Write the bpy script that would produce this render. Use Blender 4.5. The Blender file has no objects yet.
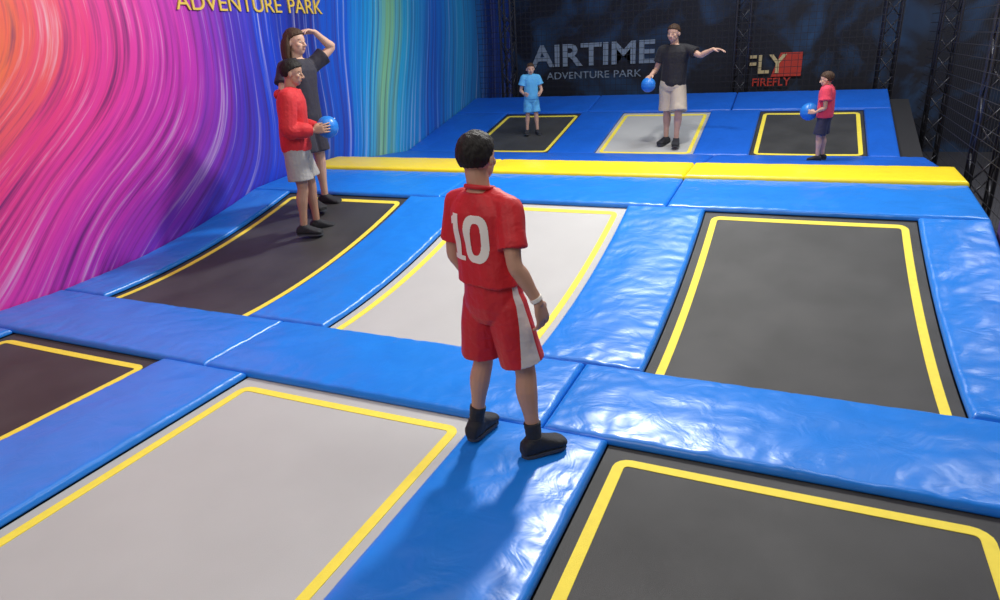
import bpy, bmesh, math, random
from mathutils import Vector, Matrix, noise
from mathutils.bvhtree import BVHTree
random.seed(3)
C = bpy.context
COL = C.scene.collection
V = Vector

# ------------------------------------------------------------------ materials
def pmat(name, col, rough=.5, metal=0., spec=.5, bump=None, var=0., vscale=8., stretch=(1,1,1), coat=0., sheen=0.):
    m = bpy.data.materials.new(name); m.use_nodes = True
    nt = m.node_tree; b = nt.nodes['Principled BSDF']
    b.inputs['Roughness'].default_value = rough
    b.inputs['Metallic'].default_value = metal
    b.inputs['Specular IOR Level'].default_value = spec
    b.inputs['Coat Weight'].default_value = coat
    b.inputs['Coat Roughness'].default_value = .15
    b.inputs['Sheen Weight'].default_value = sheen
    tc = nt.nodes.new('ShaderNodeTexCoord')
    mp = nt.nodes.new('ShaderNodeMapping'); mp.inputs['Scale'].default_value = stretch
    nt.links.new(tc.outputs['Object'], mp.inputs[0])
    n = nt.nodes.new('ShaderNodeTexNoise'); n.inputs['Scale'].default_value = vscale; n.inputs['Detail'].default_value = 4
    nt.links.new(mp.outputs[0], n.inputs[0])
    mx = nt.nodes.new('ShaderNodeMix'); mx.data_type = 'RGBA'
    mx.inputs[6].default_value = (*[c*(1-var) for c in col], 1)
    mx.inputs[7].default_value = (*[min(1, c*(1+var)) for c in col], 1)
    nt.links.new(n.outputs[0], mx.inputs[0])
    nt.links.new(mx.outputs[2], b.inputs['Base Color'])
    if bump:
        n2 = nt.nodes.new('ShaderNodeTexNoise'); n2.inputs['Scale'].default_value = bump[0]; n2.inputs['Detail'].default_value = 3
        n2.inputs['Distortion'].default_value = bump[2] if len(bump) > 2 else 0
        nt.links.new(mp.outputs[0], n2.inputs[0])
        bp = nt.nodes.new('ShaderNodeBump'); bp.inputs['Strength'].default_value = bump[1]; bp.inputs['Distance'].default_value = .02
        nt.links.new(n2.outputs[0], bp.inputs['Height']); nt.links.new(bp.outputs[0], b.inputs['Normal'])
    return m

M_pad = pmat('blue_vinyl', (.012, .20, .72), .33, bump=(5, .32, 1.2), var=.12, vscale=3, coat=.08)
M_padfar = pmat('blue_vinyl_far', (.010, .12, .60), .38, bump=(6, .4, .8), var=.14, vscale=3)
M_yel = pmat('yellow_vinyl', (.95, .72, .02), .35, bump=(6, .3, .6), var=.05, coat=.1)
M_bedk = pmat('black_mesh_fabric', (.052, .052, .052), .50, spec=.3, bump=(400, .25), var=.6, vscale=2.2)
M_bedg = pmat('grey_mesh_fabric', (.45, .45, .44), .6, bump=(400, .2), var=.08, vscale=2.5)
M_line = pmat('yellow_webbing', (.92, .74, .07), .7, bump=(300, .3), var=.10, vscale=20)
M_black = pmat('black_steel', (.015, .015, .02), .4, metal=.3)
M_dark = pmat('dark_platform', (.02, .02, .024), .8)
M_floor = pmat('dark_carpet', (.04, .04, .05), .9, bump=(150, .4), var=.2)
M_grey = pmat('grey_wall', (.36, .34, .34), .8, var=.15, vscale=1)
M_purple = pmat('purple_vinyl', (.12, .07, .26), .4, var=.1)
M_white = pmat('white_print', (.85, .78, .68), .6)
M_gold = pmat('gold_print', (.75, .52, .08), .5)
M_signw = pmat('pale_sign', (.30, .38, .50), .6)
M_signy = pmat('cream_sign', (.75, .60, .32), .6)
M_signr = pmat('red_sign', (.65, .05, .03), .6)
M_net = pmat('net_cord', (.02, .02, .025), .8)

def mural():
    m = bpy.data.materials.new('mural_print'); m.use_nodes = True
    nt = m.node_tree; N = nt.nodes; L = nt.links; b = N['Principled BSDF']
    b.inputs['Roughness'].default_value = .45
    g = N.new('ShaderNodeNewGeometry'); s = N.new('ShaderNodeSeparateXYZ'); L.new(g.outputs['Position'], s.inputs[0])
    def mt(op, a, bb=None):
        n = N.new('ShaderNodeMath'); n.operation = op
        for i, q in enumerate((a, bb)):
            if q is None: continue
            if isinstance(q, (int, float)): n.inputs[i].default_value = q
            else: L.new(q, n.inputs[i])
        return n.outputs[0]
    y = mt('SUBTRACT', s.outputs[1], 2.4); z = mt('SUBTRACT', s.outputs[2], 2.9)
    r = mt('SQRT', mt('ADD', mt('MULTIPLY', y, y), mt('MULTIPLY', z, z)))
    th = mt('ARCTAN2', z, y)
    rs = mt('ADD', r, mt('MULTIPLY', th, .35))
    wn = N.new('ShaderNodeTexNoise'); wn.inputs['Scale'].default_value = .4; wn.inputs['Detail'].default_value = 0
    L.new(g.outputs['Position'], wn.inputs[0])
    rw = mt('ADD', rs, mt('MULTIPLY', mt('SUBTRACT', wn.outputs[0], .5), 1.2))
    fine = N.new('ShaderNodeTexNoise'); fine.inputs['Scale'].default_value = 1; fine.inputs['Detail'].default_value = 4; fine.inputs['Roughness'].default_value = .65
    cb = N.new('ShaderNodeCombineXYZ'); L.new(mt('MULTIPLY', rw, 8), cb.inputs[0]); L.new(mt('MULTIPLY', th, .7), cb.inputs[1]); L.new(cb.outputs[0], fine.inputs[0])
    rc = mt('ADD', rw, mt('MULTIPLY', mt('SUBTRACT', fine.outputs[0], .5), 1.1))
    ramp = N.new('ShaderNodeValToRGB'); L.new(mt('DIVIDE', rc, 11), ramp.inputs[0])
    stops = [(0, (.95, .45, .03)), (.7, (.92, .28, .04)), (1.2, (.88, .12, .08)), (1.75, (.82, .04, .22)), (2.4, (.74, .04, .38)), (2.95, (.55, .03, .42)),
             (3.4, (.28, .03, .46)), (3.85, (.09, .03, .48)), (4.4, (.01, .06, .62)), (5.0, (.01, .02, .22)), (5.7, (.01, .12, .70)), (6.3, (.02, .40, .78)), (6.75, (.25, .60, .30)),
             (7.2, (.03, .42, .70)), (8.2, (.01, .14, .62)), (9.2, (.02, .30, .62)), (10.6, (.01, .06, .35))]
    e = ramp.color_ramp.elements
    while len(e) > 1: e.remove(e[0])
    e[0].position = 0; e[0].color = (*stops[0][1], 1)
    for p, c in stops[1:]:
        q = e.new(p/11); q.color = (*c, 1)
    st = N.new('ShaderNodeTexNoise'); st.inputs['Scale'].default_value = 1; st.inputs['Detail'].default_value = 5; st.inputs['Roughness'].default_value = .6
    cb2 = N.new('ShaderNodeCombineXYZ'); L.new(mt('MULTIPLY', rw, 15), cb2.inputs[0]); L.new(mt('MULTIPLY', th, 1.1), cb2.inputs[1]); cb2.inputs[2].default_value = 4; L.new(cb2.outputs[0], st.inputs[0])
    mr = N.new('ShaderNodeMapRange'); mr.inputs[1].default_value = .56; mr.inputs[2].default_value = .80; mr.inputs[4].default_value = .75
    L.new(st.outputs[0], mr.inputs[0])
    md = N.new('ShaderNodeMapRange'); md.inputs[1].default_value = .50; md.inputs[2].default_value = .28; md.inputs[4].default_value = .85
    L.new(st.outputs[0], md.inputs[0])
    m1 = N.new('ShaderNodeMix'); m1.data_type = 'RGBA'; L.new(mr.outputs[0], m1.inputs[0]); L.new(ramp.outputs[0], m1.inputs[6]); m1.inputs[7].default_value = (.85, .78, .88, 1)
    m2 = N.new('ShaderNodeMix'); m2.data_type = 'RGBA'; L.new(md.outputs[0], m2.inputs[0]); L.new(m1.outputs[2], m2.inputs[6]); m2.inputs[7].default_value = (.06, .01, .12, 1)
    L.new(m2.outputs[2], b.inputs['Base Color'])
    return m
M_mural = mural()

def backmat():
    m = pmat('navy_backdrop', (.006, .008, .02), .6)
    nt = m.node_tree; N = nt.nodes; L = nt.links; b = N['Principled BSDF']
    n = N.new('ShaderNodeTexNoise'); n.inputs['Scale'].default_value = .9; n.inputs['Detail'].default_value = 4; n.inputs['Distortion'].default_value = 1.5
    tc = N.new('ShaderNodeTexCoord'); L.new(tc.outputs['Object'], n.inputs[0])
    r = N.new('ShaderNodeValToRGB'); L.new(n.outputs[0], r.inputs[0])
    r.color_ramp.elements[0].position = .48; r.color_ramp.elements[0].color = (.005, .007, .018, 1)
    r.color_ramp.elements[1].position = .74; r.color_ramp.elements[1].color = (.02, .08, .20, 1)
    L.new(r.outputs[0], b.inputs['Base Color'])
    return m
M_back = backmat()

# ------------------------------------------------------------------ helpers
def link(o, parent=None):
    COL.objects.link(o)
    if parent: o.parent = parent
    return o
def meta(o, label=None, cat=None, group=None, kind=None):
    if label: o['label'] = label
    if cat: o['category'] = cat
    if group: o['group'] = group
    if kind: o['kind'] = kind
    return o
def mesh_obj(name, bm, mat, parent=None, loc=None, smooth=True):
    bmesh.ops.recalc_face_normals(bm, faces=bm.faces)
    me = bpy.data.meshes.new(name); bm.to_mesh(me); bm.free()
    if smooth:
        for p in me.polygons: p.use_smooth = True
    me.materials.append(mat)
    o = bpy.data.objects.new(name, me)
    if loc is not None: o.location = loc
    return link(o, parent)
def box(bm, a, b):
    vs = [bm.verts.new((x, y, z)) for z in (a[2], b[2]) for y in (a[1], b[1]) for x in (a[0], b[0])]
    for f in ((0,1,3,2), (4,6,7,5), (0,4,5,1), (2,3,7,6), (0,2,6,4), (1,5,7,3)):
        bm.faces.new([vs[i] for i in f])
def boxobj(name, a, b, mat, **k):
    c = (V(a)+V(b))/2
    bm = bmesh.new(); box(bm, V(a)-c, V(b)-c)
    return meta(mesh_obj(name, bm, mat, loc=c, smooth=False), **k)

def ring_loft(bm, rings, seg=18, p=2.0):
    prev = None; first = None
    for c, U, W in rings:
        vs = []
        for i in range(seg):
            a = 2*math.pi*i/seg; ca, sa = math.cos(a), math.sin(a)
            cx = math.copysign(abs(ca)**(2/p), ca); sy = math.copysign(abs(sa)**(2/p), sa)
            vs.append(bm.verts.new(c + U*cx + W*sy))
        if prev:
            for i in range(seg):
                bm.faces.new((prev[i], prev[(i+1) % seg], vs[(i+1) % seg], vs[i]))
        else: first = vs
        prev = vs
    bm.faces.new(first[::-1]); bm.faces.new(prev)

def limb(bm, pts, rads, seg=14, sub=5, cap0=True, cap1=True):
    pts = [V(p) for p in pts]; P = []; R = []
    n = len(pts)
    for i in range(n-1):
        p0 = pts[max(i-1, 0)]; p1 = pts[i]; p2 = pts[i+1]; p3 = pts[min(i+2, n-1)]
        for k in range(sub):
            t = k/sub
            P.append(.5*((2*p1)+(p2-p0)*t+(2*p0-5*p1+4*p2-p3)*t*t+(3*p1-p0-3*p2+p3)*t**3))
            s = t*t*(3-2*t); R.append(rads[i]*(1-s)+rads[i+1]*s)
    P.append(pts[-1]); R.append(rads[-1])
    T = [(P[min(i+1, len(P)-1)]-P[max(i-1, 0)]).normalized() for i in range(len(P))]
    u = T[0].orthogonal().normalized()
    rings = []
    def cap(p, t, u, r, sgn):
        w = t.cross(u)
        out = []
        for a in (80, 55, 28):
            a = math.radians(a)
            out.append((p+t*sgn*r*math.sin(a), u*r*math.cos(a), w*r*math.cos(a)))
        return out
    for i, (p, t, r) in enumerate(zip(P, T, R)):
        u = (u - t*u.dot(t)).normalized(); w = t.cross(u)
        if i == 0 and cap0: rings += cap(p, t, u, r, -1)
        rings.append((p, u*r, w*r))
        if i == len(P)-1 and cap1: rings += cap(p, t, u, r, 1)[::-1]
    ring_loft(bm, rings, seg)

def ellipsoid(bm, c, r, rot=None, seg=20, rr=12):
    res = bmesh.ops.create_uvsphere(bm, u_segments=seg, v_segments=rr, radius=1)
    M = Matrix.Translation(V(c)) @ (rot.to_4x4() if rot else Matrix.Identity(4)) @ Matrix.Diagonal((*r, 1))
    bmesh.ops.transform(bm, matrix=M, verts=res['verts'])

def remesh(bm, name, vox, sm, mat, parent=None, loc=None, folds=None, rotz=0):
    bmesh.ops.recalc_face_normals(bm, faces=bm.faces)
    me = bpy.data.meshes.new('tmp'); bm.to_mesh(me); bm.free()
    t = bpy.data.objects.new('tmp', me); COL.objects.link(t)
    r = t.modifiers.new('r', 'REMESH'); r.mode = 'VOXEL'; r.voxel_size = vox; r.use_smooth_shade = True
    if sm:
        s = t.modifiers.new('s', 'SMOOTH'); s.factor = .5; s.iterations = sm
    dg = C.evaluated_depsgraph_get()
    out = bpy.data.meshes.new_from_object(t.evaluated_get(dg))
    bpy.data.objects.remove(t); bpy.data.meshes.remove(me)
    if folds:
        amp, fx, fz = folds
        nn = [v.normal.copy() for v in out.vertices]
        for v, q in zip(out.vertices, nn):
            d = noise.noise(V((v.co.x*fx, v.co.y*fx, v.co.z*fz))) + .5*noise.noise(V((v.co.x*fx*2.3+5, v.co.y*fx*2.3, v.co.z*fz*2+v.co.x*9)))
            # folds mostly swell outward so the body never shows through the cloth
            v.co += q*(d if d > 0 else d*.35)*amp
    out.name = name
    for p in out.polygons: p.use_smooth = True
    out.materials.clear(); out.materials.append(mat)
    o = bpy.data.objects.new(name, out)
    if loc is not None: o.location = loc
    o.rotation_euler[2] = rotz
    return link(o, parent)

# ------------------------------------------------------------------ surface
YK = [(-2, 0), (3.52, 0)] + [(3.52+2.5*i/12, .40*(i/12)**1.8) for i in range(1, 13)] + [(6.97, .47), (7.69, .48), (8.3, .39), (9.5, .31), (11.34, .72), (12.2, .92), (13, .93)]
def Z(y):
    for (a, za), (b, zb) in zip(YK, YK[1:]):
        if y <= b: return za+(zb-za)*(y-a)/(b-a)
    return YK[-1][1]

CX = {'L': -4.58, 'M': -2.24, 'R': .08}
CF = {'L': -4.20, 'M': -2.08, 'R': .06}
XW, XE = -5.93, 1.38
YT = .06   # beds sit this much under the pad tops
YB = 14.2

boxobj('floor', (-6.3, -3, -.45), (6, 15, -.35), M_floor, kind='structure')
boxobj('wall_left', (-6.15, -3, -.35), (-5.94, YB+.2, 6), M_mural, kind='structure')
boxobj('wall_back', (-5.94, YB, -.35), (6, YB+.2, 6), M_back, kind='structure')
boxobj('wall_right', (4.6, -3, -.35), (4.8, YB, 6), M_grey, kind='structure')
boxobj('ceiling', (-6.3, -3, 6), (6, 15, 6.1), M_dark, kind='structure')

# platform under everything
bm = bmesh.new()
ys = [-.2] + [3.52+.2*i for i in range(0, 44)]
prev = None
for y in ys:
    zt = Z(y)-.15
    vs = [bm.verts.new(p) for p in ((XW, y, -.35), (XE+.02, y, -.35), (XE+.02, y, zt), (XW, y, zt))]
    if prev:
        for i in range(4): bm.faces.new((prev[i], prev[(i+1) % 4], vs[(i+1) % 4], vs[i]))
    else: bm.faces.new(vs)
    prev = vs
bm.faces.new(prev)
meta(mesh_obj('trampoline_platform', bm, M_dark, smooth=False), label='dark steel platform carrying the joined trampolines', cat='platform')

def pad(x0, x1, y0, y1, mat, label, group, seed, amp=.006, lift=0, res=.03, name='safety_pad'):
    g = .003; x0 += g; x1 -= g; y0 += g; y1 -= g
    nx = max(6, int((x1-x0)/res)); ny = max(6, int((y1-y0)/res)); R = .035; D = .055
    cx, cy = (x0+x1)/2, (y0+y1)/2; cz = Z(cy)
    def sp(n, a, b):
        L = b-a; o = [a, a+.004, a+.012, a+.022, a+.035]
        m = [a+.035+(L-.07)*i/n for i in range(1, n)]
        return o+m+[b-.035, b-.022, b-.012, b-.004, b]
    xs = sp(nx, x0, x1); yy = sp(ny, y0, y1)
    bm = bmesh.new(); G = []
    for y in yy:
        row = []
        for x in xs:
            d = min(x-x0, x1-x, y-y0, y1-y); e = max(0, R-d)
            drop = R-math.sqrt(max(0, R*R-e*e))
            k = min(1, d/.05)
            w = noise.noise(V((x*4+seed, y*4, seed)))*amp
            # creases running inward from the edges and seams
            fx = math.exp(-min(x-x0, x1-x)/.16); fy = math.exp(-min(y-y0, y1-y)/.20)
            w -= amp*3.5*fx*max(0, .35-abs(noise.noise(V((x*2.5, y*9+seed, 2.))))*2.2) + amp*3.5*fy*max(0, .35-abs(noise.noise(V((x*9+seed, y*2.5, 5.))))*2.2)
            w += amp*.5*noise.noise(V(((x+y)*4+seed, (x-y)*11, 1.)))
            w -= amp*.9*max(0, .16-abs(noise.noise(V((x*2.6+seed*3, y*3.5, 8.)))))*3
            puff = .012*min(1, d/.25)
            row.append(bm.verts.new((x-cx, y-cy, Z(y)-cz-drop+w*k+puff-.012+lift)))
        G.append(row)
    for j in range(len(yy)-1):
        for i in range(len(xs)-1):
            bm.faces.new((G[j][i], G[j][i+1], G[j+1][i+1], G[j+1][i]))
    # skirt and underside
    nX, nY = len(xs), len(yy)
    bor = [(0, i) for i in range(nX)]+[(j, nX-1) for j in range(1, nY)]+[(nY-1, i) for i in range(nX-2, -1, -1)]+[(j, 0) for j in range(nY-2, 0, -1)]
    low = {}
    for q in bor:
        v = G[q[0]][q[1]]; low[q] = bm.verts.new((v.co.x, v.co.y, Z(v.co.y+cy)-cz-D))
    n = len(bor)
    for i in range(n):
        a, b = bor[i], bor[(i+1) % n]
        bm.faces.new((G[a[0]][a[1]], low[a], low[b], G[b[0]][b[1]]))
    for j in range(nY-1):
        if j == 0: f = [low[(0, i)] for i in range(nX)]+[low[(1, nX-1)], low[(1, 0)]]
        elif j == nY-2: f = [low[(j, 0)], low[(j, nX-1)]]+[low[(nY-1, i)] for i in range(nX-1, -1, -1)]
        else: f = [low[(j, 0)], low[(j, nX-1)], low[(j+1, nX-1)], low[(j+1, 0)]]
        bm.faces.new(f)
    o = mesh_obj(name, bm, mat, loc=(cx, cy, cz))
    return meta(o, label, 'pad', group)

xg = [(XW, -5.39), (-3.77, -3.05), (-1.43, -.73), (.89, XE)]
xf = [(XW, -4.90), (-3.50, -2.78), (-1.38, -.64), (.76, 1.12)]
s = 1
for (x0, x1), (a0, a1) in zip(xg, xf):
    s += 1; pad(x0, x1, .25, 2.75, M_pad, 'glossy blue vinyl pad between two flat trampolines', 'long blue pads between flat trampolines', s)
    s += 1; pad(x0, x1, 3.52, 6.02, M_pad, 'glossy blue vinyl pad curving up between sloping trampolines', 'curved blue pads between sloping trampolines', s, amp=.007)
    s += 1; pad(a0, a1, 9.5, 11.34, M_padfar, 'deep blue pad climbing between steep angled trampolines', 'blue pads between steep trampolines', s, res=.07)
for x0, x1 in ((XW, -3.41), (-3.41, -1.08), (-1.08, XE)):
    s += 1; pad(x0, x1, 2.75, 3.52, M_pad, 'wide glossy blue vinyl pad across the ends of two trampoline rows', 'blue cross pads', s, amp=.007)
    s += 1; pad(x0, x1, 6.02, 6.97, M_pad, 'blue vinyl pad at the raised end of the sloping trampolines', 'raised blue cross pads', s)
    s += 1; pad(x0, x1, 6.97, 7.69, M_yel, 'bright yellow vinyl divider pad on the raised ridge', 'yellow divider pads', s, amp=.003, lift=.03, name='divider_pad')
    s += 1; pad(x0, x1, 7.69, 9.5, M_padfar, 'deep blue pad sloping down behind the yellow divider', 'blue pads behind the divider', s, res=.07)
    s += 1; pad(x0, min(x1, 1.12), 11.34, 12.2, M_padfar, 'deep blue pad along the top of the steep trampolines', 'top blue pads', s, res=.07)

def trampoline(cx, y0, y1, ly0, ly1, mat, label, hw=.806, lw=.72):
    root = bpy.data.objects.new('trampoline', None); root.location = (cx, (y0+y1)/2, Z((y0+y1)/2)-YT); link(root)
    root.empty_display_size = .2
    meta(root, label, 'trampoline')
    oy = (y0+y1)/2; oz = root.location.z
    bm = bmesh.new(); ny = int((y1-y0)/.07); prev = None
    def sag(x, y):
        a = max(0, 1-(abs(x)/hw)**2); b = max(0, 1-(abs(y-oy)/((y1-y0)/2))**2)
        return -.02*a*b
    def S(x, y): return Z(y)-YT-oz+sag(x, y)
    for j in range(ny+1):
        y = y0+(y1-y0)*j/ny
        row = [bm.verts.new((-hw+2*hw*i/12, y-oy, S(-hw+2*hw*i/12, y))) for i in range(13)]
        if prev:
            for i in range(12): bm.faces.new((prev[i], prev[i+1], row[i+1], row[i]))
        prev = row
    mesh_obj('jumping_bed', bm, mat, parent=root)
    # webbing loop
    w = .052; c = .05; path = []
    cor = [(-lw, ly0, 180), (lw, ly0, 270), (lw, ly1, 0), (-lw, ly1, 90)]
    def arc(px, py, a0):
        sx = 1 if px < 0 else -1; sy = 1 if py == ly0 else -1
        return [(px+sx*c+c*math.cos(math.radians(a0+q)), py+sy*c+c*math.sin(math.radians(a0+q))) for q in (0, 22.5, 45, 67.5, 90)]
    for q in cor: path += arc(*q)
    dense = []
    for a, b in zip(path, path[1:]+path[:1]):
        n = max(1, int(math.dist(a, b)/.07))
        dense += [(a[0]+(b[0]-a[0])*k/n, a[1]+(b[1]-a[1])*k/n) for k in range(n)]
    bm = bmesh.new(); n = len(dense); ring = []
    for i in range(n):
        a = dense[i-1]; b = dense[(i+1) % n]; t = V((b[0]-a[0], b[1]-a[1])).normalized(); q = V((t.y, -t.x))*w/2; p = V(dense[i])
        o_, i_ = p+q, p-q
        ring.append([bm.verts.new((o_.x, o_.y-oy, S(*o_)-.001)), bm.verts.new((o_.x, o_.y-oy, S(*o_)+.003)), bm.verts.new((i_.x, i_.y-oy, S(*i_)+.003)), bm.verts.new((i_.x, i_.y-oy, S(*i_)-.001))])
    for i in range(n):
        A, B = ring[i], ring[(i+1) % n]
        for k in range(4): bm.faces.new((A[k], A[(k+1) % 4], B[(k+1) % 4], B[k]))
    mesh_obj('boundary_webbing', bm, M_line, parent=root, smooth=False)['label'] = 'yellow boundary webbing'
    # steel frame rails below
    bm = bmesh.new()
    for x in (-hw-.0, hw+.0):
        limb(bm, [(x, yy-oy, Z(yy)-YT-.03-oz) for yy in [y0+(y1-y0)*k/8 for k in range(9)]], [.018]*9, seg=8, sub=1)
    for yy in (y0+.01, y1-.03):
        limb(bm, [(-hw, yy-oy, Z(yy)-YT-.03-oz), (hw, yy-oy, Z(yy)-YT-.03-oz)], [.018]*2, seg=8, sub=1)
    mesh_obj('steel_frame', bm, M_black, parent=root)
    return root

for k in 'LMR':
    m = M_bedg if k == 'M' else M_bedk; cn = 'light grey' if k == 'M' else 'black'
    trampoline(CX[k], .2, 2.77, .45, 2.64, m, f'flat {cn} trampoline bed with yellow boundary line')
    trampoline(CX[k], 3.50, 6.04, 3.51, 5.93, m, f'{cn} trampoline bed curving up toward the yellow divider')
    trampoline(CF[k], 9.48, 11.36, 9.66, 11.25, m, f'steep angled {cn} trampoline bed against the end wall', hw=.70, lw=.63)

# ------------------------------------------------------------------ cage
def truss(x, y, z0, z1, w=.22, label='black lattice truss column of the safety cage'):
    bm = bmesh.new(); h = w/2
    cs = [(-h, -h), (h, -h), (h, h), (-h, h)]
    for a in cs: limb(bm, [(a[0], a[1], 0), (a[0], a[1], z1-z0)], [.022]*2, seg=8, sub=1, cap0=False, cap1=False)
    n = int((z1-z0)/.28)
    for j in range(n):
        za = (z1-z0)*j/n; zb = (z1-z0)*(j+1)/n
        for k in range(4):
            a, b = cs[k], cs[(k+1) % 4]
            if (j+k) % 2: a, b = b, a
            limb(bm, [(a[0], a[1], za), (b[0], b[1], zb)], [.010]*2, seg=6, sub=1, cap0=False, cap1=False)
    box(bm, V((-h-.04, -h-.04, 0)), V((h+.04, h+.04, .015)))
    return meta(mesh_obj('truss_column', bm, M_truss, loc=(x, y, z0)), label, 'column', 'black lattice columns')
M_truss = pmat('truss_steel', (.05, .05, .06), .35, metal=.3)
for x, y, z0 in ((-5.4, 12.7, -.35), (-1.1, 12.7, -.35), (1.08, 12.7, -.35), (1.78, 12.2, -.35), (1.76, 8.5, -.35), (1.76, 5.2, -.35)):
    truss(x, y, z0, 5.9)

def net(name, a, b, z0, z1, step, label, r=.004):
    a = V(a); b = V(b); L = (b-a).length; n = int(L/step); m = int((z1-z0)/step); bm = bmesh.new()
    t = (b-a).normalized(); q = V((-t.y, t.x, 0))
    def bar(p0, p1, s):
        vs = [bm.verts.new(p) for p in (p0-s*r, p0+s*r, p1+s*r, p1-s*r)]; bm.faces.new(vs)
    for i in range(n+1):
        p = a+t*L*i/n; bar(p+V((0, 0, z0)), p+V((0, 0, z1)), t)
    for j in range(m+1):
        z = z0+(z1-z0)*j/m; bar(a+V((0, 0, z)), b+V((0, 0, z)), V((0, 0, 1)))
    return meta(mesh_obj(name, bm, M_net, smooth=False), label, 'net')
net('safety_net', (-5.9, 12.4, 0), (1.2, 12.4, 0), -.35, 5.9, .10, 'black knotted safety net hanging behind the steep trampolines', r=.0035)
net('safety_net', (1.56, 2.0, 0), (1.56, 12.35, 0), -.35, 5.9, .12, 'black knotted safety net along the side of the court', r=.004)
boxobj('side_wall_pad', (1.42, 1.2, -.35), (1.54, 6.0, .45), M_purple, label='dark purple padded kick board below the side net', cat='pad')

def text(s, mat, size, loc, rot, name, label, ext=.008, off=0., parent=None, sx=1.0, align='CENTER'):
    cu = bpy.data.curves.new('t', 'FONT'); cu.body = s; cu.size = size; cu.extrude = ext; cu.offset = off; cu.align_x = align; cu.align_y = 'CENTER'
    t = bpy.data.objects.new('t', cu); COL.objects.link(t)
    me = bpy.data.meshes.new_from_object(t.evaluated_get(C.evaluated_depsgraph_get()))
    bpy.data.objects.remove(t); me.materials.clear(); me.materials.append(mat)
    o = bpy.data.objects.new(name, me); o.location = loc; o.rotation_euler = rot; o.scale = (sx, 1, 1); link(o, parent)
    if label: meta(o, label, 'lettering')
    return o
RB = (math.pi/2, 0, 0); RL = (math.pi/2, 0, math.pi/2)
text('ADVENTURE', M_gold, .24, (-5.93, 7.0, 2.40), RL, 'wall_lettering', 'gold capital lettering on the colourful mural wall', sx=1.15, align='RIGHT')
text('PARK', M_gold, .24, (-5.93, 7.1, 2.40), RL, 'wall_lettering', 'gold short word on the colourful mural wall', sx=1.15, align='LEFT')
K = (YB-.02)/12.9
def bw(x, z): return (x*K, YB-.015, 1.8+(z-1.8)*K)
text('ADVENTURE', M_signw, .20, bw(-3.45, 1.22), RB, 'wall_lettering', 'pale blue small lettering on the dark end wall', sx=1.2, align='RIGHT')
text('PARK', M_signw, .20, bw(-3.38, 1.22), RB, 'wall_lettering', 'pale blue small short word on the dark end wall', sx=1.2, align='LEFT')
text('AIRTIME', M_signw, .60, bw(-3.80, 1.57), RB, 'wall_lettering', 'large pale blue lettering on the dark end wall', off=.014, sx=1.2)
# small sign
bm = bmesh.new()
vs = [bm.verts.new(p) for p in ((-.06, 0, -.18), (.46, 0, -.18), (.46, 0, .24), (.08, 0, .24))]
f = bm.faces.new(vs); ex = bmesh.ops.extrude_face_region(bm, geom=[f]); bmesh.ops.translate(bm, vec=(0, .02, 0), verts=[v for v in ex['geom'] if isinstance(v, bmesh.types.BMVert)])
sg = meta(mesh_obj('wall_sign', bm, M_signr, loc=(-.62, YB-.05, 1.20), smooth=False), 'red slanted sign with cream lettering on the dark end wall', 'sign')
text('FLY', M_signy, .46, (-.18, -.010, .03), RB, 'sign_lettering', None, parent=sg, off=.008)
text('FIREFLY', M_signr, .20, (-.05, -.010, -.28), RB, 'sign_small_lettering', None, parent=sg, off=.003)

# ------------------------------------------------------------------ people
def hand(bm, wr, F, Nn, side, L, curl=.35):
    F = V(F).normalized(); Nn = V(Nn); Nn = (Nn-F*Nn.dot(F)).normalized()
    S = F.cross(Nn) if side > 0 else Nn.cross(F)
    wr = V(wr)
    ring_loft(bm, [(wr-F*.05*L, S*.13*L, Nn*.11*L), (wr+F*.08*L, S*.17*L, Nn*.10*L), (wr+F*.28*L, S*.225*L, Nn*.095*L), (wr+F*.48*L, S*.235*L, Nn*.08*L), (wr+F*.54*L, S*.20*L, Nn*.055*L)], 16, 2.5)
    for o, ln, fan in ((.185, .42, .10), (.065, .47, .03), (-.06, .44, -.03), (-.18, .35, -.11)):
        p = wr+F*.46*L+S*o*L; d = (F+S*fan).normalized(); pts = [p]; a = 0
        for k, fr in enumerate((.30, .38, .32)):
            a += curl*(.7+.4*k); p = p+(d*math.cos(a)+Nn*math.sin(a))*ln*fr*1.25*L; pts.append(p)
        limb(bm, pts, [.056*L, .052*L, .047*L, .040*L], seg=10, sub=3)
    p = wr+F*.10*L+S*.12*L+Nn*.03*L
    limb(bm, [p, p+(S*.75+F*.6+Nn*.25)*.17*L, p+(S*.85+F*1.5+Nn*.55)*.18*L, p+(S*.8+F*2.3+Nn*.9)*.18*L], [.085*L, .07*L, .058*L, .045*L], seg=10, sub=3)

def foot(bm, a, deg, h, g, z0, ztop=None):
    d = math.radians(deg); F = V((math.sin(d), math.cos(d), 0)); S = V((F.y, -F.x, 0)); a = V((a[0], a[1], 0))
    rs = []
    for t, w, ht in ((-.040, .012, .026), (-.034, .019, .042), (-.012, .023, .056), (.018, .025, .054), (.045, .028, .040), (.07, .031, .030), (.092, .029, .024), (.106, .018, .016)):
        w = (w+g)*h; q = (ht+g)*h/2
        rs.append((a*h+F*(t*h+(g*h*(1 if t > 0 else -1)))+V((0, 0, z0+q)), S*w, V((0, 0, q))))
    ring_loft(bm, rs, 18, 2.6)

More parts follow.
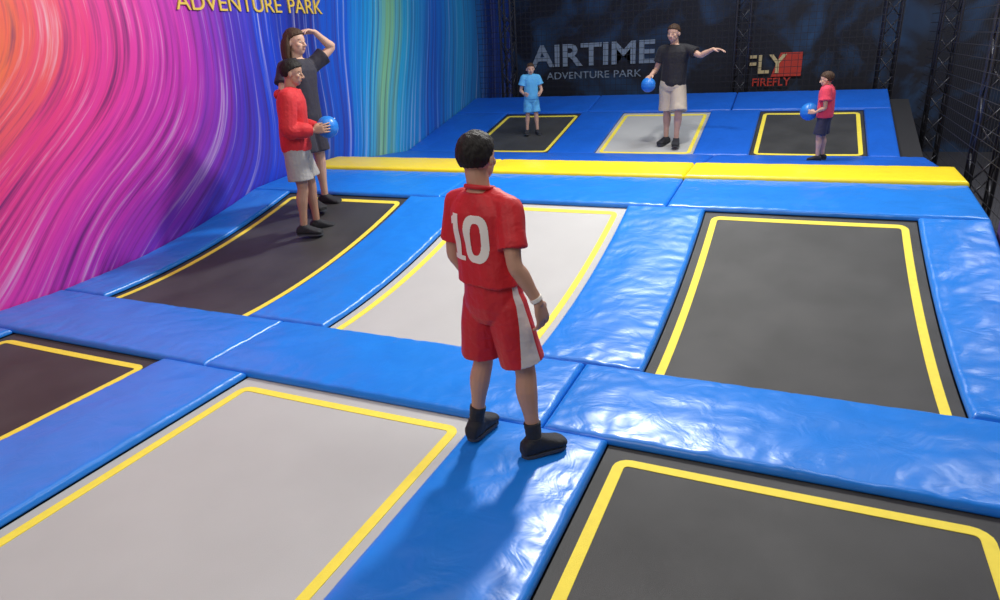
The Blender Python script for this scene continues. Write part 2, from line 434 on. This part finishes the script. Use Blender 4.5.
def person(label, loc, face, h, P, vox=.005):
    rotz = math.radians(face-90); loc = V(loc)
    pel, che, hd = P.get('pel', (0, 0)), P.get('che', (0, 0)), P.get('head', (0, 0))
    def cen(z):
        K = [(.0, pel), (.52, pel), (.75, che), (.82, che), (.93, hd), (1.1, hd)]
        for (a, p), (b, q) in zip(K, K[1:]):
            if z <= b:
                t = (z-a)/(b-a); return V((p[0]+(q[0]-p[0])*t, p[1]+(q[1]-p[1])*t))
        return V(hd)
    def torso(bm, rings, g=0, p=2.3):
        rs = []
        for z, rx, ry in rings:
            c = cen(z); rs.append((V((c.x, c.y, z))*h, V(((rx+g)*h, 0, 0)), V((0, (ry+g)*h, 0))))
        ring_loft(bm, rs, 28, p)
    fat = P.get('fat', 1.)
    TR = [(.455, .045, .04), (.475, .078, .055), (.52, .090, .062), (.56, .085, .058), (.61, .076, .050), (.67, .082, .054), (.735, .096, .060), (.78, .100, .057), (.81, .085, .048), (.83, .055, .040), (.845, .036, .034)]
    TR = [(z, a*fat, b*fat) for z, a, b in TR]
    J = {}
    for sd, k in ((1, 'R'), (-1, 'L')):
        c = cen(.80); J['sh'+k] = V((c.x+sd*.101*fat, c.y, .795))
        c = cen(.5); J['hip'+k] = V((c.x+sd*.050, c.y, .50))
        J['el'+k] = V(P['el'+k]); J['wr'+k] = V(P['wr'+k]); J['kn'+k] = V(P['kn'+k]); J['an'+k] = V((*P['an'+k], .055))
    c83 = cen(.83); hc = cen(.93)
    bm = bmesh.new(); torso(bm, TR)
    limb(bm, [V((c83.x, c83.y-.005, .80))*h, V(((c83.x+hc.x)/2, (c83.y+hc.y)/2-.004, .86))*h, V((hc.x, hc.y-.006, .91))*h], [.038*h, .033*h, .033*h])
    for k, sd in (('R', 1), ('L', -1)):
        sh, el, wr = J['sh'+k]*h, J['el'+k]*h, J['wr'+k]*h
        limb(bm, [V((c83.x, c83.y, .808))*h, V((c83.x+sd*.05, c83.y, .805))*h, sh], [.032*h, .028*h, .027*h])
        limb(bm, [sh, sh.lerp(el, .4), el, el.lerp(wr, .3), el.lerp(wr, .75), wr], [.029*h, .028*h, .0225*h, .0235*h, .0175*h, .015*h], sub=4)
        F, Nn, cu = P['hd'+k]
        hand(bm, wr, F, Nn, sd, .108*h, cu)
        hp, kn, an = J['hip'+k]*h, J['kn'+k]*h, J['an'+k]*h
        back = V((0, -.006*h, 0))
        limb(bm, [hp, hp.lerp(kn, .4), kn, kn.lerp(an, .28)+back, kn.lerp(an, .7), an+V((0, 0, -.02*h))], [.056*h*fat, .050*h*fat, .032*h, .034*h, .023*h, .0195*h], sub=4)
        foot(bm, P['an'+k], P['toe'+k], h, -.002, .012*h)
    # head
    hs = P.get('hs', .142)*h; yaw, pit = P.get('look', (0, 0))
    HM = Matrix.Translation(V((hc.x, hc.y+.004, 1-.5*P.get('hs', .142)))*h) @ Matrix.Rotation(math.radians(yaw), 4, 'Z') @ Matrix.Rotation(math.radians(pit), 4, 'X') @ Matrix.Scale(hs, 4)
    hb = bmesh.new()
    ellipsoid(hb, (0, -.03, .10), (.345, .42, .385)); ellipsoid(hb, (0, .10, -.20), (.27, .28, .27)); ellipsoid(hb, (0, .16, -.36), (.15, .17, .11))
    ellipsoid(hb, (0, .31, .09), (.21, .05, .04))
    limb(hb, [(0, .35, .04), (0, .41, -.06), (0, .445, -.13)], [.035, .042, .055], seg=10)
    for sx in (-1, 1):
        ellipsoid(hb, (sx*.36, -.02, -.04), (.035, .075, .12), Matrix.Rotation(sx*.35, 3, 'Z'))
        ellipsoid(hb, (sx*.17, .24, -.10), (.11, .10, .10)); ellipsoid(hb, (sx*.05, .405, -.15), (.04, .04, .03))
    bmesh.ops.transform(hb, matrix=HM, verts=hb.verts)
    tmp = bpy.data.meshes.new('x'); hb.to_mesh(tmp); hb.free(); bm.from_mesh(tmp); bpy.data.meshes.remove(tmp)
    body = remesh(bm, 'person', vox, 2, P['skin'], loc=loc, rotz=rotz)
    meta(body, label, 'person', P.get('group'))
    # face bits
    for sx in (-1, 1):
        bm = bmesh.new(); ellipsoid(bm, HM @ V((sx*.145, .312, .0)), (.044*hs, .036*hs, .022*hs), HM.to_3x3().normalized(), 12, 8)
        e = mesh_obj('eye', bm, M_eye, parent=body)
        bm = bmesh.new(); ellipsoid(bm, HM @ V((sx*.145, .340, .0)), (.022*hs, .014*hs, .021*hs), HM.to_3x3().normalized(), 10, 6)
        mesh_obj('iris', bm, M_iris, parent=e)
        bm = bmesh.new(); limb(bm, [HM @ V((sx*.07, .352, .085)), HM @ V((sx*.15, .342, .10)), HM @ V((sx*.23, .29, .08))], [.007*hs, .010*hs, .006*hs], seg=6, sub=3)
        mesh_obj('eyebrow', bm, P['hairm'], parent=body)
    bm = bmesh.new(); limb(bm, [HM @ V((-.10, .335, -.27)), HM @ V((0, .372, -.265)), HM @ V((.10, .335, -.27))], [.014*hs, .024*hs, .014*hs], seg=8, sub=4)
    mesh_obj('mouth', bm, M_lip, parent=body)
    # hair
    bm = bmesh.new(); bmesh.ops.create_uvsphere(bm, u_segments=96, v_segments=72, radius=1)
    sd0 = P.get('seed', 1)
    for v in bm.verts:
        d = v.co.normalized(); x, y, z = d
        # hairline: low at the nape, above the ears at the side, on the forehead in front
        if y < -.25: lim = -.74
        elif y < .10: lim = -.74+(y+.25)/.35*.66
        elif y < .45: lim = -.08+(y-.10)/.35*.28
        else: lim = .20+(y-.45)*.40
        lim += .06*noise.noise(V((x*7, y*7, sd0)))
        m = max(0, min(1, (z-lim)/.12)); m = m*m*(3-2*m)
        nz = noise.noise(d*4+V((sd0, 0, 0)))*.04+noise.noise(V((x*22, y*22, z*4+sd0)))*.014
        r = .80*(1-m)+(1.075+nz+.06*max(0, z))*m
        v.co = HM @ (V((0, -.03, .10))+V((x*.355, y*.43, z*.39))*r)
    hair = mesh_obj('hair', bm, P['hairm'], parent=body)
    if P.get('long'):
        bm = bmesh.new()
        for i in range(9):
            x, y = math.sin(math.radians(-110+i*27.5))*.36, -abs(math.cos(math.radians(-110+i*27.5)))*.36-.05
            limb(bm, [HM @ V((x*.8, y*.8, .25)), HM @ V((x*1.1, y*1.15, -.1)), HM @ V((x*1.15, y*1.1-.05, -.5)), HM @ V((x*1.05, y-.05, -.95))], [.10*hs, .13*hs, .12*hs, .05*hs], seg=8, sub=3)
        remesh(bm, 'long_hair', .008, 2, P['hairm'], parent=body, folds=(.004, 60, 6))
    # shirt
    g = P.get('loose', .012); hem = P.get('hem', .50)
    bm = bmesh.new()
    def rr(z):
        for (a, x1, y1), (b, x2, y2) in zip(TR, TR[1:]):
            if z <= b: t = (z-a)/(b-a); return x1+(x2-x1)*t, y1+(y2-y1)*t
    rs = []
    hf = P.get('flare', 0)
    for z in [hem]+[q for q in (.53, .57, .61, .65, .69, .735, .78, .805, .825, .838) if q > hem+.01]:
        x, y = rr(z); fl = max(x, .088*fat) if z < .75 else x; fy = max(y, .058*fat) if z < .75 else y
        q = hf*max(0, 1-(z-hem)/.10)
        rs.append((z, fl+q, fy+q))
    torso(bm, rs, g)
    sl = P.get('sleeve', .6); gs = P.get('sg', g)
    for k, sd in (('R', 1), ('L', -1)):
        sh, el, wr = J['sh'+k]*h, J['el'+k]*h, J['wr'+k]*h
        limb(bm, [V((c83.x, c83.y, .808))*h, V((c83.x+sd*.05, c83.y, .807))*h, sh+V((0, 0, .002*h))], [(.033+gs)*h, (.029+gs)*h, (.028+gs*1.1)*h])
        if sl <= 1:
            limb(bm, [sh, sh.lerp(el, sl*.5), sh.lerp(el, sl)], [(.029+gs*1.2)*h, (.029+gs*1.4)*h, (.028+gs*1.9)*h], cap1=False)
        else:
            limb(bm, [sh, sh.lerp(el, .5), el, el.lerp(wr, .5), el.lerp(wr, sl-1)], [(.031+g)*h, (.030+g)*h, (.027+g)*h, (.024+g)*h, (.017+g*.7)*h], cap1=False)
    cv = min(vox*1.3, .008)
    shirt = remesh(bm, P.get('topname', 'shirt'), cv, 3, P['top'], parent=body, folds=(P.get('fold', .007)*h, 9/h*1.3, 5/h))
    if P.get('collar'):
        bm = bmesh.new(); n = 20; c = cen(.838)
        pts = [V((c.x+.041*math.cos(2*math.pi*i/n), c.y-.002+.038*math.sin(2*math.pi*i/n), .848-.008*math.sin(2*math.pi*i/n)))*h for i in range(n+1)]
        limb(bm, pts, [.007*h]*(n+1), seg=8, sub=1)
        mesh_obj('collar', bm, P['collar'], parent=shirt)
    # shorts / trousers
    bm = bmesh.new(); gl = P.get('bl', .020); top = P.get('waist', .555)
    torso(bm, [(.445, .05, .045), (.465, .085*fat, .06*fat), (.50, .094*fat, .066*fat), (.54, .090*fat, .062*fat), (top, .084*fat, .057*fat)], .008)
    f1 = P.get('leg', .85)
    for k in 'RL':
        hp, kn, an = J['hip'+k]*h, J['kn'+k]*h, J['an'+k]*h
        if f1 <= 1:
            limb(bm, [hp, hp.lerp(kn, f1*.5), hp.lerp(kn, f1)], [.060*h*fat, (.052+gl*.7)*h, (.042+gl*1.4)*h], seg=20, cap1=False)
        else:
            limb(bm, [hp, kn, kn.lerp(an, .5), kn.lerp(an, f1-1)], [.060*h, .045*h, .040*h, .034*h], seg=16, cap1=False)
    bottom = remesh(bm, P.get('botname', 'shorts'), cv, 3, P['bot'], parent=body, folds=(.009*h, 8/h*1.4, 3/h))
    for k in 'RL':
        kn, an = J['kn'+k]*h, J['an'+k]*h
        bm = bmesh.new(); foot(bm, P['an'+k], P['toe'+k], h, .005, .010)
        limb(bm, [an+V((0, 0, -.025*h)), an+V((0, 0, .010*h))], [.030*h, .027*h], cap1=False)
        sh_ = remesh(bm, 'shoe', vox, 2, P['shoe'], parent=body)
        bm = bmesh.new(); d = math.radians(P['toe'+k]); F = V((math.sin(d), math.cos(d), 0)); S = V((F.y, -F.x, 0)); a = V((*P['an'+k], 0))*h
        out = [(-.046, .0), (-.042, .012), (-.034, .021), (-.012, .027), (.018, .028), (.045, .031), (.07, .034), (.092, .032), (.106, .023), (.113, .010), (.114, 0)]
        pl = [(t, w) for t, w in out]+[(t, -w) for t, w in out[-2:0:-1]]
        up = [bm.verts.new(a+F*t*h+S*w*h+V((0, 0, .016))) for t, w in pl]; dn = [bm.verts.new(a+F*t*h+S*w*h) for t, w in pl]
        bm.faces.new(up); bm.faces.new(dn[::-1])
        for i in range(len(up)): bm.faces.new((up[i], dn[i], dn[(i+1) % len(up)], up[(i+1) % len(up)]))
        mesh_obj('sole', bm, P.get('sole', M_sole), parent=sh_, smooth=False)
        if P.get('sock'):
            bm = bmesh.new(); limb(bm, [an+V((0, 0, -.01*h)), an.lerp(kn, .12), an.lerp(kn, .25)], [.025*h, .026*h, .028*h], cap1=False, cap0=False)
            remesh(bm, 'sock', vox, 2, P['sock'], parent=body, folds=(.002, 40, 60))
    C.view_layer.update()
    return body, shirt, bottom, J, h

def skin(n, c): return pmat(n, c, .55, bump=(60, .08), var=.08, vscale=10)
M_eye = pmat('eye_white', (.6, .56, .52), .25); M_iris = pmat('iris', (.03, .02, .01), .2)
M_lip = pmat('lip', (.45, .16, .13), .5); M_sole = pmat('sole', (.05, .055, .07), .8)
M_hair = pmat('dark_hair', (.012, .009, .007), .65, spec=.3, bump=(70, .5), var=.4, vscale=60, stretch=(1, 1, .25))
M_hairb = pmat('brown_hair', (.06, .032, .018), .65, spec=.3, bump=(70, .5), var=.4, vscale=60, stretch=(1, 1, .2))
sk1 = skin('skin_tan', (.52, .28, .18)); sk2 = skin('skin_brown', (.42, .23, .15)); sk3 = skin('skin_light', (.58, .35, .25))
def cloth(n, c, r=.75): return pmat(n, c, r, bump=(26, .35, .4), var=.12, vscale=14, sheen=.06)
M_red = cloth('red_jersey', (.57, .008, .014), .6)
M_shoe = cloth('black_shoe', (.012, .013, .018)); M_sock = cloth('black_sock', (.014, .014, .016))

# red shorts with a white side panel
def shorts_mat():
    m = cloth('red_shorts', (.54, .008, .014), .55); nt = m.node_tree; N = nt.nodes; L = nt.links; b = N['Principled BSDF']
    src = b.inputs['Base Color'].links[0].from_socket
    tc = N.new('ShaderNodeTexCoord'); s = N.new('ShaderNodeSeparateXYZ'); L.new(tc.outputs['Object'], s.inputs[0])
    def mt(op, a, bb=None):
        n = N.new('ShaderNodeMath'); n.operation = op
        for i, q in enumerate((a, bb)):
            if q is None: continue
            if isinstance(q, (int, float)): n.inputs[i].default_value = q
            else: L.new(q, n.inputs[i])
        return n.outputs[0]
    ax = mt('ABSOLUTE', mt('ADD', s.outputs[0], .02))
    wid = mt('ADD', mt('MULTIPLY', mt('SUBTRACT', .85, s.outputs[2]), .08), .014)
    c1 = mt('LESS_THAN', mt('ABSOLUTE', mt('ADD', s.outputs[1], .014)), wid)
    c2 = mt('GREATER_THAN', ax, .09)
    k = mt('MULTIPLY', c1, c2)
    mx = N.new('ShaderNodeMix'); mx.data_type = 'RGBA'; L.new(k, mx.inputs[0]); L.new(src, mx.inputs[6]); mx.inputs[7].default_value = (.66, .60, .58, 1)
    L.new(mx.outputs[2], b.inputs['Base Color'])
    return m

body, shirt, bot, J, h = person('standing boy seen from behind in red football kit with number ten', (-1.175, 2.51, .004), 75, 1.475, dict(
    pel=(-.014, .0), che=(-.032, -.006), head=(-.048, .0), look=(4, -2), skin=sk1, hairm=M_hair, top=M_red, bot=shorts_mat(), shoe=M_shoe, sock=M_sock, fat=.95,
    elR=(.108, -.045, .652), wrR=(.158, -.005, .530), hdR=((.06, .28, -1), (-1, .1, 0), .32),
    elL=(-.155, -.01, .64), wrL=(-.140, .055, .52), hdL=((.1, .3, -1), (1, 0, 0), .3),
    knL=(-.080, .01, .285), anL=(-.112, -.010), toeL=-10, knR=(.080, .02, .285), anR=(.112, .010), toeR=24, leg=.86, sleeve=.74, loose=.012, sg=.009, bl=.020, hem=.57, flare=.010, waist=.60, fold=.011, collar=M_red, seed=2), vox=.004)
# wrist band
bm = bmesh.new(); w = J['wrR']*h; e = J['elR']*h; d = (w-e).normalized()
limb(bm, [w-d*.03, w-d*.012], [.0275, .0270], seg=20, cap0=False, cap1=False)
mesh_obj('wristband', bm, M_white, parent=body)['label'] = 'white wristband'
# number on the back
bv = BVHTree.FromPolygons([v.co for v in shirt.data.vertices], [p.vertices[:] for p in shirt.data.polygons])
def in1(x, z):
    if abs(z) > .5: return False
    if abs(x) < .085: return True
    if z < -.40 and abs(x) < .20: return True
    return -.20 < x < 0 and .30+x*.3 < z < .5+x*.6
def sup(x, z, a, b, p=3.2): return (abs(x)/a)**p+(abs(z)/b)**p < 1
def in0(x, z): return sup(x, z, .29, .5) and not sup(x, z, .12, .33)
bm = bmesh.new(); HN = .205; st = .002; cz = .712*h; ccx = -.034*h; grid = {}
def gv(i, k):
    if (i, k) not in grid:
        x = ccx+i*st; z = cz+k*st; hit = bv.ray_cast(V((x, -1, z)), V((0, 1, 0)))
        grid[(i, k)] = bm.verts.new((x, (hit[0].y if hit[0] else -.08)-.0025, z))
    return grid[(i, k)]
for i in range(-60, 60):
    for k in range(-60, 60):
        x = (i+.5)*st/HN; z = (k+.5)*st/HN
        if in1(x+.32, z) or in0(x-.20, z):
            bm.faces.new((gv(i, k), gv(i+1, k), gv(i+1, k+1), gv(i, k+1)))
mesh_obj('back_number', bm, M_white, parent=shirt)['label'] = 'cream number 10'

def ball(p, r, label):
    bm = bmesh.new(); bmesh.ops.create_uvsphere(bm, u_segments=48, v_segments=32, radius=r)
    for v in bm.verts:
        d = v.co.normalized(); gr = min(abs(d.x), abs(d.y), abs(d.z))
        v.co *= 1-.03*max(0, 1-gr/.04)
    o = mesh_obj('ball', bm, M_ball, loc=p)
    bm = bmesh.new(); limb(bm, [(r*.5, r*.5, r*.69), (r*.515, r*.515, r*.71)], [r*.06]*2, seg=10, sub=1)
    mesh_obj('valve', bm, M_white, parent=o)
    return meta(o, label, 'ball', 'blue rubber balls')
M_ball = pmat('blue_ball', (.02, .20, .65), .35, var=.1)
def bpos(body, p, h): return body.matrix_world @ (V(p)*h)

M_hood = cloth('red_hoodie', (.55, .012, .018)); M_khaki = cloth('grey_shorts', (.34, .32, .30)); M_dk = cloth('dark_clothes', (.018, .015, .028))
y2 = 5.24
b2, *_r = person('person in red hoodie and grey shorts holding a blue ball', (-4.50, y2, Z(y2)-YT-.01), 30, 1.66, dict(
    skin=sk2, hairm=M_hair, top=M_hood, bot=M_khaki, shoe=M_shoe, topname='hoodie', pel=(0, -.01), che=(0, .0), head=(0, .025), look=(0, -8),
    elR=(.145, -.01, .63), wrR=(.088, .115, .615), hdR=((-.1, 1, .1), (-1, .1, 0), .28),
    elL=(-.145, -.01, .63), wrL=(-.088, .115, .615), hdL=((.1, 1, .1), (1, .1, 0), .28),
    knL=(-.055, .03, .285), anL=(-.06, .03), toeL=-8, knR=(.055, .0, .285), anR=(.06, -.03), toeR=10, leg=.78, sleeve=1.95, loose=.02, bl=.024, seed=5, fat=1.05), vox=.005)
bm = bmesh.new(); ellipsoid(bm, V((0, -.062, .815))*1.66, (.10, .045, .05)); 
mesh_obj('hood', bm, M_hood, parent=b2)
ball(bpos(b2, (0, .185, .62), 1.66), .105, 'blue rubber ball held by person in red hoodie')
y3 = 5.78
b3, *_r = person('tall person in dark clothes, one hand raised to the head', (-4.80, y3, Z(y3)-YT-.01), -5, 1.82, dict(
    skin=sk3, hairm=M_hairb, top=M_dk, bot=M_dk, shoe=M_shoe, long=True, look=(10, 0),
    elR=(.17, .02, .66), wrR=(.15, .10, .55), hdR=((0, .5, -1), (-1, .1, 0), .3),
    elL=(-.225, .06, .895), wrL=(-.115, .05, .978), hdL=((.9, -.15, .2), (.1, 0, -1), .35),
    knL=(-.055, .01, .285), anL=(-.06, .0), toeL=-12, knR=(.055, .02, .285), anR=(.06, .01), toeR=14, leg=.8, sleeve=.6, seed=8), vox=.006)
M_lb = cloth('light_blue_cloth', (.10, .42, .75)); M_bk = cloth('black_tshirt', (.012, .011, .014)); M_kh2 = cloth('khaki_cloth', (.50, .42, .32)); M_pk = cloth('pink_red_tshirt', (.72, .045, .10)); M_nv = cloth('navy_shorts', (.02, .02, .05))
person('small child in light blue shirt and shorts on a trampoline', (-4.08, 10.45, Z(10.45)-YT-.02), -60, 1.10, dict(
    skin=sk3, hairm=M_hairb, top=M_lb, bot=M_lb, shoe=M_shoe, hs=.16, look=(0, -5),
    elR=(.15, .0, .63), wrR=(.12, .10, .58), hdR=((-.3, 1, -.1), (-1, .1, 0), .3),
    elL=(-.15, .02, .63), wrL=(-.12, .11, .58), hdL=((.3, 1, -.1), (1, .1, 0), .3),
    knL=(-.06, .03, .285), anL=(-.075, .02), toeL=-10, knR=(.06, .0, .285), anR=(.075, -.02), toeR=12, leg=.85, seed=4, loose=.018), vox=.005)
b5, *_r = person('adult in black t-shirt and khaki shorts with one arm stretched out', (-1.74, 10.0, Z(10.0)-YT-.01), -98, 1.62, dict(
    skin=sk3, hairm=M_hairb, top=M_bk, bot=M_kh2, shoe=M_shoe, look=(-8, -4), pel=(.01, 0), che=(.0, .0), head=(.01, .03), fat=1.10,
    elR=(.165, .0, .64), wrR=(.180, .09, .60), hdR=((.05, 1, -.15), (-.3, .1, -1), .3),
    elL=(-.225, .03, .745), wrL=(-.335, .06, .790), hdL=((-1, .1, -.05), (0, .1, -1), .2),
    knL=(-.065, .06, .285), anL=(-.050, .04), toeL=-14, knR=(.055, .0, .285), anR=(.065, -.03), toeR=16, leg=.95, seed=9, bl=.025), vox=.005)
ball(bpos(b5, (.180, .15, .525), 1.62), .10, 'blue rubber ball under the hand of adult in black t-shirt')
b6, *_r = person('small child in pink-red t-shirt and dark shorts holding a blue ball', (.20, 8.80, Z(8.80)-.005), 172, 1.0, dict(
    skin=sk3, hairm=M_hairb, top=M_pk, bot=M_nv, shoe=M_shoe, hs=.165, look=(0, -8), head=(0, .015),
    elR=(.145, -.01, .62), wrR=(.11, .09, .56), hdR=((-.1, 1, .1), (-1, .1, 0), .28),
    elL=(-.145, -.01, .62), wrL=(-.11, .09, .56), hdL=((.1, 1, .1), (1, .1, 0), .28),
    knL=(-.06, .03, .285), anL=(-.065, .02), toeL=-10, knR=(.06, .0, .285), anR=(.065, -.02), toeR=12, leg=.9, seed=7, loose=.024, fat=1.1), vox=.005)
ball(bpos(b6, (0, .17, .56), 1.0), .10, 'blue rubber ball held by child in pink-red t-shirt')

# ------------------------------------------------------------------ lights
def area(loc, target, size, power, col=(1, 1, 1)):
    l = bpy.data.lights.new('ceiling_or_fill_lamp', 'AREA'); l.size = size; l.energy = power; l.color = col
    o = bpy.data.objects.new('ceiling_or_fill_lamp', l); o.location = loc
    o.rotation_euler = (V(target)-V(loc)).to_track_quat('-Z', 'Y').to_euler(); link(o)
area((-1.7, 7.6, 5.2), (-1.2, 2.4, 0), .45, 400, (1, .98, .94))
area((-2.5, 3.5, 5.8), (-2.5, 3.5, 0), 4, 85, (1, .98, .95))
area((-2.0, -1.8, 4.5), (-2.0, 4.5, .5), 2.5, 105, (1, .98, .95))  # added frontal fill from behind the camera, not a ceiling fixture
area((-1.0, 9.6, 5.6), (-2.5, 11, 0), 1.5, 125, (.88, .94, 1))
area((0.6, 3.5, 4.2), (-5.9, 6, 1.2), 1.5, 65)
area((3.0, 9, 5.6), (3.6, 10, 0), 1.5, 200)  # added light to brighten the grey wall beyond the side net
w = bpy.data.worlds.new('world'); C.scene.world = w; w.use_nodes = True
w.node_tree.nodes['Background'].inputs[0].default_value = (.7, .7, .75, 1); w.node_tree.nodes['Background'].inputs[1].default_value = .30
C.scene.view_settings.view_transform = 'Standard'

# ------------------------------------------------------------------ camera
Yc = V((315, 270, -666)).normalized(); Xc = V((1553, -167, 666)); Xc = (Xc-Yc*Xc.dot(Yc)).normalized(); Zc = Xc.cross(Yc)
cd = bpy.data.cameras.new('camera'); cd.sensor_width = 36; cd.lens = .666*36; cd.clip_start = .05
cam = bpy.data.objects.new('camera', cd); COL.objects.link(cam)
cam.matrix_world = Matrix.Translation((0, 0, 1.8)) @ Matrix((Xc, Yc, Zc)).to_4x4()
C.scene.camera = cam
